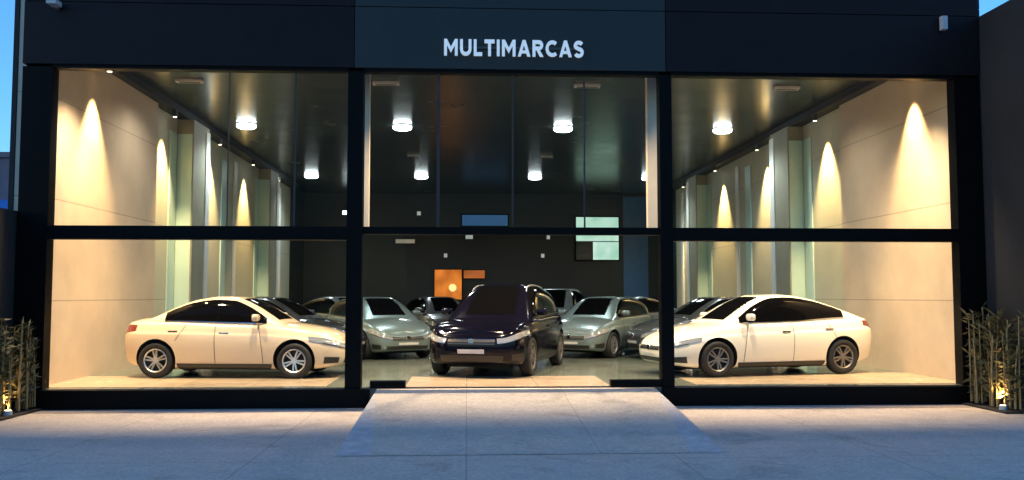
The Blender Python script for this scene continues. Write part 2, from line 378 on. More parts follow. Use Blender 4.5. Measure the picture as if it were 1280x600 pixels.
for ch in word:
    wd, polys = GL[ch]; b = MB()
    for p in polys:
        n = len(p); F0 = [(cur + x * kx, -.075, y * SH) for x, y in p]; B0 = [(x, -.035, z) for x, y, z in F0]
        b.add(F0 + B0, [tuple(range(n)), tuple(range(2 * n - 1, n - 1, -1))] + [(i, (i + 1) % n, n + (i + 1) % n, n + i) for i in range(n)])
    b.build('letter', M['letter'], S, merge=False); cur += (wd + gap) * kx
box('mounting_rail', M['lampbody'], -SW / 2, SW / 2, -.034, 0, .13, .17, S)

# small fixtures on the fascia
fx = empty('security_camera', (-6.78, -.05, 6.62)); tag(fx, 'small grey camera high on the fascia above the tan car bay', 'camera')
box('housing', M['lampgrey'], -.08, .08, -.26, -.04, -.03, .05, fx, .008); box('bracket', M['lampbody'], -.03, .03, -.041, 0, -.06, .06, fx)
fx = empty('wall_light', (8.24, -.05, 6.55)); tag(fx, 'small unlit upright grey light on the fascia above the cream car bay', 'light')
box('housing', M['lampgrey'], -.05, .05, -.13, -.03, -.12, .12, fx, .01); box('bracket', M['lampbody'], -.03, .03, -.031, 0, -.04, .04, fx)

# ------------------------------------------------------------------ lamps
LX = [-5.9, -1.75, 2.6, 7.0]
def pendant(x, y, lab):
    r = empty('ceiling_lamp', (x, y, CZ))
    b = MB(); b.lathe([(0.0, -.003), (.27, -.003), (.27, -.02), (.255, -.022), (.0, -.022)], n=28); b.build('housing', M['lampbody'], r, smooth=40)
    b = MB(); b.lathe([(.25, -.0225), (.25, -.08), (.21, -.11), (.0, -.12)], n=28); b.build('lens', M['lamp'], r, smooth=40)
    spot('lamp_beam', (0, 0, -.2), (0, 0, -3), 85, (.86, .97, 1), 150, .6, .2, r)
    return tag(r, lab, 'lamp', 'round cool white lamps on the dark ceiling')
names = ['next to the wall with the tan car', 'second from the wall with the tan car', 'second from the wall with the cream car', 'next to the wall with the cream car']
for i, x in enumerate(LX): pendant(x, 9.0, 'larger white lamp of the nearer row, ' + names[i])
for i, x in enumerate(LX): pendant(x, 19.0, 'smaller white lamp of the farther row, ' + names[i])
def downlight(x, y, lab, s=.3, power=0, col=(.85, .97, 1)):
    r = empty('downlight', (x, y, CZ))
    b = MB(); b.box(-s, s, -.1, .1, -.06, -.002); b.build('frame', M['lampgrey'], r, bevel=.01)
    b = MB(); b.box(-s + .05, s - .05, -.06, .06, -.064, -.0601); b.build('baffle', M['lampbody'], r)
    if power: spot('downlight_beam', (0, 0, -.1), (0, 0, -2), power, col, 140, 1, .1, r)
    return tag(r, lab, 'downlight', 'small grey downlights on the dark ceiling')
for i, x in enumerate(LX): downlight(x, 4.1, 'grey downlight nearest the glass, ' + names[i], .28, 90, (1, .90, .76))
for i, x in enumerate(LX[1:3]): downlight(x, 14, 'tiny grey downlight midway between both lamp rows, ' + names[1 + i], .2)
# wall washers: warm scallops
LY = [2.15, 6.45, 10.35, 14.25, 18.25]; RYs = [1.75, 6.15, 10.5, 14.9, 19.4]
ordn = ['first', 'second', 'third', 'fourth', 'fifth']
def washer(x, y, side, lab, power):
    r = empty('wall_spotlight', (x, y, CZ - .17))
    b = MB(); b.lathe([(.0, 0), (.055, 0), (.055, -.16), (.045, -.165), (.0, -.15)], n=20); b.build('can', M['lampbody'], r, smooth=40)
    b = MB(); b.lathe([(.043, -.166), (.0, -.168)], n=20); b.build('lens', M['warmlens'], r)
    spot('spotlight_beam', (0, 0, -.18), (side * random.uniform(.02, .10), random.uniform(-.06, .06), -2.2), power, WARM, random.uniform(58, 68), random.uniform(.7, .9), .03, r)
    return tag(r, lab, 'spotlight', 'warm spotlights washing the side walls')
for i, y in enumerate(LY): washer((XL + .16 if y < 5.7 else XL) + .30, y, -1, f'{ordn[i]} warm spotlight from the glass above the wall behind the tan car', 720 * random.uniform(.82, 1.1))
for i, y in enumerate(RYs): washer((XR - .10 if y < 5.2 else XR) - .30, y, 1, f'{ordn[i]} warm spotlight from the glass above the wall behind the cream car', 720 * random.uniform(.82, 1.1))
# display spots just behind the fascia, aimed at the cars by the glass
def track(x, y, aim, lab, power, size=60, col=(1, .74, .46)):
    r = empty('display_spotlight', (x, y, CZ))
    b = MB(); b.tube([(0, 0, -.002), (0, 0, -.12)], .015); b.build('rod', M['lampbody'], r)
    d = (Vector(aim) - Vector((x, y, CZ - .16))).normalized()
    b = MB(); b.tube([tuple(Vector((0, 0, -.16)) - d * .1), tuple(Vector((0, 0, -.16)) + d * .1)], .055, n=16); b.build('can', M['lampbody'], r)
    spot('display_beam', tuple(Vector((0, 0, -.16)) + d * .14), tuple(Vector((0, 0, -.16)) + d * 3), power, col, size, .8, .06, r)
    return tag(r, lab, 'spotlight', 'display spotlights hidden behind the fascia')
TP = 520
for x, ax, w in ((-6.2, -5.6, 'rear of the tan car'), (-3.4, -3.4, 'bonnet of the tan car'), (-.3, -.2, 'nose of the black car'), (1.9, 1.4, 'door of the black car'), (4.9, 4.7, 'bonnet of the cream car'), (7.5, 7.0, 'rear of the cream car')):
    track(x, .47, (ax, 2.15, .7), 'display spotlight behind the fascia, aimed at the ' + w, TP, 100)

# ------------------------------------------------------------------ things at the back of the showroom
W = empty('office_window', (5.87, YB - .06, 4.42)); tag(W, 'glowing mint green office window high on the black back wall', 'window')
box('frame', M['frame'], -1.02, 1.02, -.03, .058, -1.02, 1.02, W)
b = MB(); b.box(-.96, .96, -.05, -.031, -.12, .96); b.box(-.2, .96, -.05, -.031, -.96, -.16); b.build('pane', M['coolglow'], W)
b = MB(); b.box(-.96, -.24, -.05, -.031, -.96, -.16); b.build('pane', M['farglass'], W)
sr = empty('display_screen', (.80, YB - .01, 5.22)); tag(sr, 'wide dim blue screen high on the black back wall', 'screen')
box('casing', M['frame'], -1.08, 1.08, -.06, 0, -.3, .3, sr); box('screen', M['screen'], -1.02, 1.02, -.064, -.0605, -.24, .24, sr)
bpn = empty('wall_panel', (7.62, YB - .01, FZ)); tag(bpn, 'tall dark blue panel on the back wall beside the mint window', 'panel')
box('board', M['bluepanel'], -.56, .56, -.05, 0, .01, 6.0, bpn, .006); box('skirting', M['frame'], -.56, .56, -.07, -.051, .01, .16, bpn)
og = empty('light_box', (-.83, YB - .01, 2.32)); tag(og, 'glowing orange light box with pale emblem on the back wall', 'light box')
box('casing', M['frame'], -.64, .64, -.12, 0, -.68, .72, og, .01); box('face', M['orange'], -.6, .6, -.126, -.1205, -.64, .68, og)
b = MB(); b.lathe([(.0, -.13), (.17, -.13), (.17, -.127)], 'Y', (.2, 0, -.12), 28); b.build('emblem', M['amber'], og)
ob = empty('light_bar', (.33, YB - .01, 2.80)); tag(ob, 'dim orange light bar beside the glowing orange light box', 'light box')
box('casing', M['frame'], -.5, .5, -.08, 0, -.21, .21, ob); box('face', M['orangedim'], -.47, .47, -.084, -.0805, -.18, .18, ob)
dimglow = emis('dim_glow_lens', (.75, .85, .85), .07); brlamp = emis('far_lamp_lens', (.86, .97, 1.0), 1.4)  # the lower dim boxes below draw lamp reflections as glowing faces
for x, z, w, mt, lab in ((-2.75, 4.25, .42, emis('warm_reflection_strip', (.6, .55, .45), .055), 'long dim beige painted reflection on the back wall below the blue screen'), (.1, 4.45, .16, dimglow, 'small dim painted reflection just under the blue screen'),
                         (-.95, 3.62, .07, dimglow, 'tiny painted reflection above the orange light box'), (3.4, 3.62, .07, dimglow, 'tiny lower painted reflection above the black car roof'),
                         (3.65, 4.45, .07, dimglow, 'tiny upper painted reflection above the black car roof'), (-5.35, 5.52, .18, brlamp, 'bright white lamp high on the back wall beyond the tan car'), (-2.15, 5.5, .08, dimglow, 'tiny lamp high on the back wall beside the blue screen')):
    r = empty('wall_glow', (x, YB - .005, z)); tag(r, lab, 'lamp', 'small lamps on the black back wall')
    box('housing', M['lampbody'], -w - .03, w + .03, -.1, 0, -.1, .13, r); box('lens', mt, -w, w, -.106, -.1005, -.07, .1, r)

# ------------------------------------------------------------------ cars
def pchip(pts):
    xs = np.array([p[0] for p in pts], float); ys = np.array([p[1] for p in pts], float)
    h = np.diff(xs); d = np.diff(ys) / h; m = np.zeros(len(xs)); m[0] = d[0]; m[-1] = d[-1]
    for i in range(1, len(xs) - 1):
        if d[i - 1] * d[i] > 0:
            w1 = 2 * h[i] + h[i - 1]; w2 = h[i] + 2 * h[i - 1]; m[i] = (w1 + w2) / (w1 / d[i - 1] + w2 / d[i])
    def f(x):
        x = min(max(x, xs[0]), xs[-1]); i = int(min(max(np.searchsorted(xs, x) - 1, 0), len(xs) - 2)); t = (x - xs[i]) / h[i]
        return float((2*t**3-3*t**2+1)*ys[i] + (t**3-2*t**2+t)*h[i]*m[i] + (-2*t**3+3*t**2)*ys[i+1] + (t**3-t**2)*h[i]*m[i+1])
    return f

INS = pchip([(0, .13), (.05, .065), (.16, .035), (.34, .012), (.52, .0), (.68, .004), (.755, .012), (.79, .030), (.90, .055), (.965, .085), (1.0, .125)])

class Car:
    def __init__(s, wb, fo, ro, W, wr, zsh, roof, zb=.17, nf=4.8, nr=5.2):
        s.wb, s.W, s.wr = wb, W, wr; s.xf = wb / 2 + fo; s.xr = -wb / 2 - ro
        s.b = W / 2; s.xm = 0.0; s.zsh = pchip(zsh); s.roof = pchip(roof); s.rx0, s.rx1 = roof[0][0], roof[-1][0]
        s.zb0 = zb; s.nf, s.nr = nf, nr
        # plan curve: nose centre -> side -> tail centre
        pts = []
        for i in range(13): y = s.b * .86 * i / 12; pts.append((s.px(y, 1), y))
        x0 = pts[-1][0]; x1 = s.px(s.b * .86, -1)
        for i in range(1, 60): x = x0 + (x1 - x0) * i / 60; pts.append((x, s.py(x)))
        for i in range(12, -1, -1): y = s.b * .86 * i / 12; pts.append((s.px(y, -1), y))
        s.plan = pts; L = [0]
        for a, c in zip(pts, pts[1:]): L.append(L[-1] + math.hypot(c[0] - a[0], c[1] - a[1]))
        s.len = L[-1]; s.pu = L
    def px(s, y, e):
        a = s.xf if e > 0 else -s.xr; n = s.nf if e > 0 else s.nr
        return e * a * max(0, 1 - (y / s.b) ** n) ** (1 / n)
    def py(s, x):
        a = s.xf if x > 0 else -s.xr; n = s.nf if x > 0 else s.nr
        return s.b * max(0, 1 - (abs(x) / a) ** n) ** (1 / n)
    def at_u(s, u):
        u = min(max(u, 0), s.len); i = min(int(np.searchsorted(s.pu, u)), len(s.pu) - 1); i = max(i, 1)
        t = (u - s.pu[i - 1]) / (s.pu[i] - s.pu[i - 1]); a, c = s.plan[i - 1], s.plan[i]
        return a[0] + (c[0] - a[0]) * t, a[1] + (c[1] - a[1]) * t
    def zbot(s, x):
        f = max(0, (x - s.wb / 2 - .3) / .6); r = max(0, (-x - s.wb / 2 - .25) / .6)
        return s.zb0 + .05 * f * f + .10 * min(1, r)
    def surf(s, x, y, v, off=0.0):
        """point on the body side for plan point (x, y), height fraction v"""
        ins = INS(v) - off
        k = (s.b - ins) / s.b
        endk = 1.15 if x > 0 else .8
        a = s.xf if x > 0 else -s.xr
        xk = (a - ins * endk) / a
        zb = s.zbot(x)
        return (x * xk, y * k, zb + v * (s.zsh(x) - zb))
    def v_of(s, x, z):
        zb = s.zbot(x); return (z - zb) / (s.zsh(x) - zb)
    def side(s, x, z, off=0.0):
        v = min(max(s.v_of(x, z), 0), 1); return s.surf(x, s.py(x), v, off)
    def crown(s, x): return .055
    # greenhouse
    def gz0(s, x): return s.zsh(x) - .035
    def gw(s, x):
        t = (x - (s.rx0 + s.rx1) / 2) / ((s.rx1 - s.rx0) / 2)
        return min((s.b - .085) * (1 - .10 * abs(t) ** 3.5), max(.05, s.py(x) - .10))
    def gH(s, x): return max(0.0, s.roof(x) - s.gz0(x))
    def taper(s, x, h): return 1 - .235 * h / .45 * (.45 / max(.45, s.Hmax))
    @property
    def Hmax(s): return max(s.gH(s.rx0 + (s.rx1 - s.rx0) * i / 40) for i in range(41))
    def gpt(s, x, q, off=0):
        """q 0..1 : belt -> roof centre on +y side"""
        H = s.gH(x); a = q * math.pi / 2; n = 5.0
        h = H * math.sin(a) ** (2 / n) if q > 0 else 0; c = math.cos(a) if q < 1 else 0
        y = s.gw(x) * (c ** (2 / n)) * s.taper(x, h)
        return (x, y, s.gz0(x) + h)
    def gy(s, x, z):
        H = s.gH(x); h = min(max(z - s.gz0(x), 0), H * .995)
        return s.gw(x) * (1 - (h / H) ** 5) ** .2 * s.taper(x, h)
    def gtop(s, x, y):
        H = s.gH(x); w = s.gw(x) * s.taper(x, H)
        return s.gz0(x) + H * max(0, 1 - (abs(y) / w) ** 5) ** .2 - .018 * (y / w) ** 2

def patch(P, name, m, parent, smooth=60):
    b = MB()
    for g in P: b.grid(g)
    return b.build(name, m, parent, smooth=smooth)

def side_windows(c, x0, x1, ztop_off, pillar, off, zoff=.035):
    """grid of the glazed side area between x0 and x1, one (left, right) pair of grids"""
    def rows(xa, xb, s):
        g = []
        for i in range(25):
            x = xa + (xb - xa) * i / 24
            zb = c.gz0(x) + .035 + zoff; zt = c.roof(x) - ztop_off
            if zt < zb + .004: zt = zb + .004
            col = []
            for j in range(13):
                z = zb + (zt - zb) * j / 12; col.append((x, s * (c.gy(x, z) + off), z))
            g.append(col)
        return g
    return rows

def wheel(parent, x, y, r, w, side, alloy, turn=0):
    wh = MB(); wh.lathe([(0, -.04), (r * .62, -.04), (r * .62, .05), (0, .05)], 'Y', n=24)
    o = wh.build('wheel', M['well'], parent, smooth=30); o.location = (x, y, r)
    t = MB(); hw = w / 2
    t.lathe([(r * .66, -hw * .8), (r * .74, -hw), (r * .9, -hw * 1.02), (r * .97, -hw * .86), (r, -hw * .5), (r, hw * .5), (r * .97, hw * .86), (r * .9, hw * 1.02), (r * .74, hw), (r * .66, hw * .8)], 'Y', n=44)
    t.build('tyre', M['rubber'], o, smooth=40)
    rm = MB(); s = side; ri = r * .67
    rm.lathe([(ri, s * hw * .2), (ri, s * hw * .88), (ri * .96, s * hw * .93), (ri * .90, s * hw * .82), (ri * .88, s * hw * .2)], 'Y', n=40)
    rm.lathe([(0, s * hw * .80), (ri * .18, s * hw * .78), (ri * .24, s * hw * .6), (ri * .24, s * hw * .3)], 'Y', n=20)
    for k in range(5):
        for da in (-.17, .17):
            a = 2 * math.pi * k / 5 + .3
            p0 = (ri * .16 * math.cos(a + da * 2), ri * .16 * math.sin(a + da * 2)); p1 = (ri * .93 * math.cos(a + da), ri * .93 * math.sin(a + da))
            d = Vector((p1[0] - p0[0], p1[1] - p0[1])).normalized(); n = Vector((-d.y, d.x)) * ri * .062
            vs = []
            for (px_, pz_), yy in ((p0, .76), (p1, .86)):
                for sg in (-1, 1):
                    for dy in (0, -.35):
                        vs.append((px_ + sg * n.x, s * hw * (yy + dy), pz_ + sg * n.y))
            rm.add(vs, [(0, 2, 6, 4), (0, 1, 5, 4), (2, 3, 7, 6), (1, 3, 7, 5)])
    rm.build('rim', alloy, o, smooth=35)
    o.rotation_euler = (0, random.uniform(0, 1.2), turn)
    return o

def make_car(name, c, body_mat, loc, heading, label, group=None, alloy=None, trim=None, style='sedan', detail=True, dark_roof=False, cat='car'):
    root = empty(name, loc, heading)
    tag(root, label, cat, group)
    alloy = alloy or M['alloy']
    # ---- body
    b = MB(); plan = c.plan; full = plan[1:-1] + [(x, -y) for x, y in plan[-2:0:-1]]
    lv = [0, .03, .08, .16, .26, .38, .52, .64, .72, .755, .775, .79, .83, .90, .945, .975, 1.0]
    P = []
    for (x, y) in full:
        row = [(c.surf(x, y, 0)[0] * .9, c.surf(x, y, 0)[1] * f, c.zbot(x) - .004) for f in (0.0, .5)]
        row += [c.surf(x, y, v) for v in lv]
        top = c.surf(x, y, 1)
        for f in (.97, .90, .78, .6, .4, .2, 0.0):
            row.append((top[0] * (1 - .012 * (1 - f)), top[1] * f, top[2] + c.crown(x) * (1 - f ** 2.2) * min(1, abs(y) / .5)))
        P.append(row)
    b.grid(P, 0, True)
    body = b.build('body', [body_mat, M['well']], root, merge=True)
    bmc = bmesh.new(); bmc.from_mesh(body.data); bmesh.ops.dissolve_degenerate(bmc, dist=1e-5, edges=bmc.edges); bmc.to_mesh(body.data); bmc.free()
    body.data.polygons.foreach_set('material_index', [0] * len(body.data.polygons))
    # wheel arch cutters
    cut = MB(); ar = c.wr + .055
    for sx in (-1, 1):
        for sy in (-1, 1):
            y0, y1 = sorted((sy * (c.b - .36), sy * (c.b + .2)))
            cut.lathe([(0, y0), (ar, y0), (ar, y1), (0, y1)], 'Y', (sx * c.wb / 2, 0, c.wr + .015), 40)
    co = cut.build('cutter', [M['well'], M['well']], root, merge=True)
    co.data.polygons.foreach_set('material_index', [1] * len(co.data.polygons))
    md = body.modifiers.new('b', 'BOOLEAN'); md.object = co; md.operation = 'DIFFERENCE'; md.solver = 'EXACT'; md.material_mode = 'INDEX'
    dg = bpy.context.evaluated_depsgraph_get(); dg.update()
    me = bpy.data.meshes.new_from_object(body.evaluated_get(dg)); body.modifiers.clear(); body.data = me; me.name = 'body'
    bpy.data.objects.remove(co)
    for p in me.polygons: p.use_smooth = True
    me.set_sharp_from_angle(angle=R(32))
    # ---- greenhouse
    g = MB(); P = []; n = 56
    for i in range(n + 1):
        x = c.rx0 + (c.rx1 - c.rx0) * (.5 - .5 * math.cos(math.pi * i / n))
        half = [c.gpt(x, q) for q in (0, .06, .14, .24, .36, .48, .58, .66, .74, .82, .90, 1.0)]
        P.append(half + [(a, -y, z) for a, y, z in half[-2::-1]])
    g.grid(P); g.build('roof', M['blacktrim'] if dark_roof else body_mat, root, smooth=50)
    # ---- side glazing
    rows = side_windows(c, 0, 0, .075, 0, .006)
    xa, xb = c.win
    for s in (1, -1):
        r0 = side_windows(c, 0, 0, .062, 0, .007, .024)
        patch([r0(xa - .03, xb + .04, s)], 'window_trim', M['glossblack'], root)
        bpx = c.bp
        r1 = side_windows(c, 0, 0, .080, 0, .011)
        patch([r1(xa, bpx - .035, s)], 'side_window', M['carglass'], root)
        patch([r1(bpx + .035, xb - .02, s)], 'side_window', M['carglass'], root)
    def top_patch(x0, x1, wf, name):
        G = []
        for i in range(15):
            x = x0 + (x1 - x0) * i / 14; H = c.gH(x); w = c.gw(x) * c.taper(x, H) * wf
            G.append([(x, w * j / 8, c.gtop(x, w * j / 8) + .007) for j in range(-8, 9)])
        return patch([G], name, M['carglass'], root)
    top_patch(c.wf[0], c.wf[1], .86, 'windscreen')
    top_patch(c.wrr[0], c.wrr[1], .82, 'rear_window')
    # ---- lamps, grille and bumpers : patches on the skin
    def skin(u0, u1, vlo, vhi, off, name, m, both=True, nu=14, sides=(1, -1)):
        out = []
        def gridf(sg):
            G = []
            for i in range(nu + 1):
                t = i / nu; u = u0 + (u1 - u0) * t; sy = 1 if u >= 0 else -1; x, y = c.at_u(abs(u)); a, d = vlo(t), vhi(t)
                G.append([tuple(np.array(c.surf(x, y, a + (d - a) * j / 4, off)) * (1, sg * sy, 1)) for j in range(5)])
            return G
        for sg in (sides if both else (1,)): out.append(patch([gridf(sg)], name, m, root))
        return out
    UF = c.b  # about where the corner is
    h0, h1 = c.hl
    for o in skin(UF * .50, UF * 1.42, lambda t: h0 + .06 * t, lambda t: h1 - .01 + .015 * t - .10 * max(0, t - .6) ** 1.2, .007, 'headlight', M['headlens']): pass
    skin(UF * .56, UF * 1.15, lambda t: h0 - .012 + .05 * t, lambda t: h0 + .012 + .05 * t, .010, 'headlight_trim', M['blacktrim'])
    skin(-UF * .46, UF * .46, lambda t: h0 - .03, lambda t: h1 - .03, .006, 'grille', M['blacktrim'], both=False)
    for k in range(3):
        z = h0 - .01 + (h1 - h0 - .04) * k / 2
        skin(-UF * .44, UF * .44, lambda t, z=z: z, lambda t, z=z: z + .012, .012, 'grille_bar', M['chrome'] if k == 2 else M['darkalloy'], both=False)
    skin(-UF * .62, UF * .62, lambda t: .10, lambda t: .30, .005, 'lower_grille', M['blacktrim'], both=False)
    skin(UF * .78, UF * 1.1, lambda t: .14, lambda t: .33, .006, 'fog_recess', M['blacktrim'])
    skin(-.25, .25, lambda t: .36, lambda t: .50, .016, 'number_plate', M['plate'], both=False, nu=6)
    xe, ye = c.at_u(0); ze = c.zbot(xe) + ((h0 + h1) / 2 - .02) * (c.zsh(xe) - c.zbot(xe))
    eb = MB(); eb.lathe([(0, .02), (.052, .02), (.06, .008), (.06, 0)], 'X', (c.surf(xe, ye, (h0 + h1) / 2)[0] + .002, 0, ze), 20); eb.build('grille_badge', M['chrome'], root, smooth=40)
    E = c.len
    t0, t1 = c.tl
    for o in skin(E - UF * 1.08, E - UF * .50, lambda t: t0 + .07 - .07 * t, lambda t: t1, .007, 'tail_light', M['taillens']): pass
    # rear plate
    # ---- sills, door gaps, handles, mirrors
    for s in (1, -1):
        G = []; xa2, xb2 = -c.wb / 2 + c.wr + .06, c.wb / 2 - c.wr - .06
        for i in range(21):
            x = xa2 + (xb2 - xa2) * i / 20; G.append([tuple(np.array(c.surf(x, c.py(x), v, .006)) * (1, s, 1)) for v in (.0, .04, .085, .12)])
        patch([G], 'sill', M['blacktrim'], root)
        lo = []; x_a, x_b = c.win[0] - .03, c.win[1] - .02
        for i in range(31):
            x = x_a + (x_b - x_a) * i / 30; z = c.gz0(x) + .058; lo.append([(x, s * (c.gy(x, zz) + .013), zz) for zz in (z - .009, z + .009)])
        patch([lo], 'window_strip', M['chrome'] if trim else M['blacktrim'], root)
        gp = MB()
        for xd, tilt in ((c.win[1] - .02, .10), (c.bp, .02), (c.win[0] + .30, -.18)):
            A = []
            for j in range(15):
                v0 = .13 if xd > c.win[0] + .35 else .60; v = v0 + (.99 - v0) * j / 14; x = xd + tilt * (j / 14 - .5) * -1
                A.append([tuple(np.array(c.surf(x + d, c.py(x + d), v, .0025)) * (1, s, 1)) for d in (-.005, .005)])
            gp.grid(A)
        gp.build('door_gap', M['well'], root)
        for xh in (c.bp - .80, c.bp + .16):
            p = c.side(xh, c.zsh(xh) - .17)
            if xh < c.win[0] + .1: p = c.side(c.win[0] + .3, c.zsh(c.win[0] + .3) - .17)
            hb = MB(); hb.box(p[0] - .09, p[0] + .09, s * p[1] - .012, s * p[1] + .028, p[2] - .014, p[2] + .014)
            hb.build('door_handle', M['chrome'] if trim else body_mat, root, bevel=.006)
        xm = c.win[1] - .16; zm = c.gz0(xm) + .14; ym = c.gy(xm, zm)
        mm = MB(); Pm = []
        for i in range(12):
            a = math.pi * i / 11; row = []
            for j in range(17):
                t = 2 * math.pi * j / 16
                sq = lambda q: math.copysign(abs(q) ** .6, q); sa = math.sin(a) ** .55
                row.append((xm + .02 + (.085 if math.cos(t) > 0 else .035) * sa * sq(math.cos(t)), s * (ym + .15 - .11 * sq(math.cos(a))), zm + .02 + .068 * sa * sq(math.sin(t))))
            Pm.append(row)
        mm.grid(Pm); mo = mm.build('wing_mirror', body_mat, root, smooth=60)
        ml = MB(); ml.tube([(xm + .02, s * (ym - .02), zm - .05), (xm + .02, s * (ym + .08), zm - .01)], .022, n=8); ml.build('mirror_arm', M['blacktrim'], mo)
    if style == 'suv':
        for s in (1, -1):
            G = []; xs_ = [c.win[0] + .25 + (c.win[1] - .75 - c.win[0]) * i / 12 for i in range(13)]
            rb = MB(); rb.tube([(x, s * (c.gw(x) * c.taper(x, c.gH(x)) * .80), c.gtop(x, c.gw(x) * c.taper(x, c.gH(x)) * .80) + (.03 if 0 < i < 12 else -.01)) for i, x in enumerate(xs_)], .016, n=8)
            rb.build('roof_rail', M['alloy'], root, smooth=60)
    # ---- wheels
    for sx in (-1, 1):
        for sy in (-1, 1):
            wheel(root, sx * c.wb / 2, sy * (c.b - .13), c.wr, .215, sy, alloy)
    # underbody pan
    box('underbody', M['well'], c.xr + .5, c.xf - .5, -c.b + .38, c.b - .38, c.zb0 - .03, c.zb0 + .05, root)
    return root

def sedan():
    c = Car(2.56, .92, .74, 1.80, .325,
            [(-2.05, 1.00), (-1.8, 1.035), (-1.2, 1.03), (0, .995), (.75, .975), (1.2, .935), (1.7, .86), (2.0, .78), (2.2, .68)],
            [(-1.62, 1.02), (-1.38, 1.14), (-1.0, 1.33), (-.65, 1.45), (-.25, 1.50), (.05, 1.485), (.35, 1.38), (.7, 1.18), (1.08, .92)], nf=5.0, nr=5.5)
    c.win = (-1.12, .70); c.bp = -.18; c.wf = (.18, .88); c.wrr = (-1.42, -.78); c.hl = (.66, .86); c.tl = (.72, .93); return c
def fastback():
    c = Car(2.69, 1.0, .90, 1.82, .335,
            [(-2.24, 1.02), (-1.95, 1.08), (-1.3, 1.06), (-.4, 1.01), (.7, .98), (1.2, .94), (1.7, .86), (2.1, .75), (2.34, .64)],
            [(-2.02, 1.05), (-1.7, 1.18), (-1.2, 1.37), (-.75, 1.49), (-.3, 1.54), (.05, 1.525), (.42, 1.40), (.8, 1.18), (1.2, .92)], nf=4.8, nr=5.2)
    c.win = (-1.40, .80); c.bp = -.25; c.wf = (.22, 1.0); c.wrr = (-1.8, -.95); c.hl = (.66, .85); c.tl = (.76, .94); return c
def suv():
    c = Car(2.74, .90, .82, 1.98, .37,
            [(-2.19, 1.06), (-1.85, 1.12), (-1.2, 1.12), (0, 1.09), (.8, 1.07), (1.3, 1.04), (1.8, .99), (2.1, .92), (2.27, .82)],
            [(-2.1, 1.08), (-1.96, 1.38), (-1.7, 1.61), (-1.2, 1.725), (-.5, 1.77), (.0, 1.75), (.35, 1.61), (.75, 1.34), (1.18, 1.0)], zb=.21, nf=6.0, nr=6.5)
    c.win = (-1.6, .80); c.bp = -.22; c.wf = (.15, 1.0); c.wrr = (-2.0, -1.67); c.hl = (.68, .86); c.tl = (.66, .95); return c
def hatch():
    c = Car(2.55, .82, .62, 1.76, .315,
            [(-1.9, .98), (-1.7, 1.02), (-1.1, 1.01), (0, .975), (.75, .955), (1.2, .92), (1.65, .83), (1.95, .72), (2.1, .62)],
            [(-1.84, 1.0), (-1.72, 1.2), (-1.45, 1.38), (-1.0, 1.46), (-.4, 1.50), (.05, 1.485), (.4, 1.36), (.75, 1.15), (1.12, .90)])
    c.win = (-1.32, .72); c.bp = -.2; c.wf = (.2, .92); c.wrr = (-1.75, -1.38); c.hl = (.66, .86); c.tl = (.66, .93); return c

P_TAN = paint('warm_cream_paint', (0.64, 0.51, 0.36)); P_WHITE = paint('pearl_white_paint', (0.80, 0.75, 0.64))
P_BLACK = mat('black_paint', (0.003, 0.003, 0.008), 0.10, spec=.22); P_SILVER = paint('silver_paint', (0.20, 0.23, 0.23), .45, .32)
P_TEAL = paint('pale_teal_silver_paint', (0.17, 0.23, 0.23), .45, .32); P_GREY = paint('dark_grey_paint', (0.016, 0.018, 0.02), .1, .3)
P_MID = paint('mid_grey_paint', (0.07, 0.075, 0.08), .4, .3)
H = FZ + .006
make_car('parked_car', sedan(), P_TAN, (-4.34, 2.55, H), R(-5), 'tan lit white saloon side-on beside the beige wall, nose towards the black car', alloy=M['alloy'], trim=True)
make_car('parked_car', fastback(), P_WHITE, (5.76, 2.60, H), R(180 + 13), 'bright cream white fastback with dark wheels side-on behind the end glass bay', alloy=M['darkalloy'], trim=True)
make_car('parked_car', suv(), P_BLACK, (.74, 3.62, FZ), R(270 - 17), 'glossy black tall car facing out through the open doorway', alloy=M['darkalloy'], style='suv')
G1 = 'cars parked in rows behind the front three'
make_car('parked_car', hatch(), P_TEAL, (-2.35, 8.2, FZ), R(-62), 'pale teal silver hatchback just behind the black car near the tan car', G1)
make_car('parked_car', sedan(), P_GREY, (-4.6, 6.6, FZ), R(-14), 'dark grey saloon half hidden behind the tan lit saloon', G1)
make_car('parked_car', sedan(), P_SILVER, (-3.7, 12.0, FZ), R(-40), 'silver saloon farthest back beyond the dark grey saloon', G1)
make_car('parked_car', hatch(), P_TEAL, (3.55, 8.3, FZ), R(180 + 58), 'silver blue hatchback just behind the black car near the cream car', G1)
make_car('parked_car', sedan(), P_MID, (6.1, 6.9, FZ), R(180 + 14), 'grey saloon with dark windscreen half hidden behind the cream fastback', G1)
make_car('parked_car', sedan(), P_SILVER, (4.9, 12.2, FZ), R(180 + 38), 'silver saloon farthest back beyond the silver blue hatchback', G1)

make_car('parked_car', hatch(), P_GREY, (-5.9, 9.9, FZ), R(-30), 'black hatchback between the dark grey saloon and the beige wall', G1)
make_car('parked_car', hatch(), P_MID, (-.9, 14.2, FZ), R(-70), 'mid grey hatchback far behind the black car under the orange light box', G1)
make_car('parked_car', hatch(), P_GREY, (7.0, 10.4, FZ), R(180 + 32), 'black hatchback between the grey saloon and the wall of the cream car', G1)
make_car('parked_car', suv(), P_SILVER, (2.9, 14.4, FZ), R(180 + 72), 'silver tall car far behind the black car under the mint window', G1, style='suv')

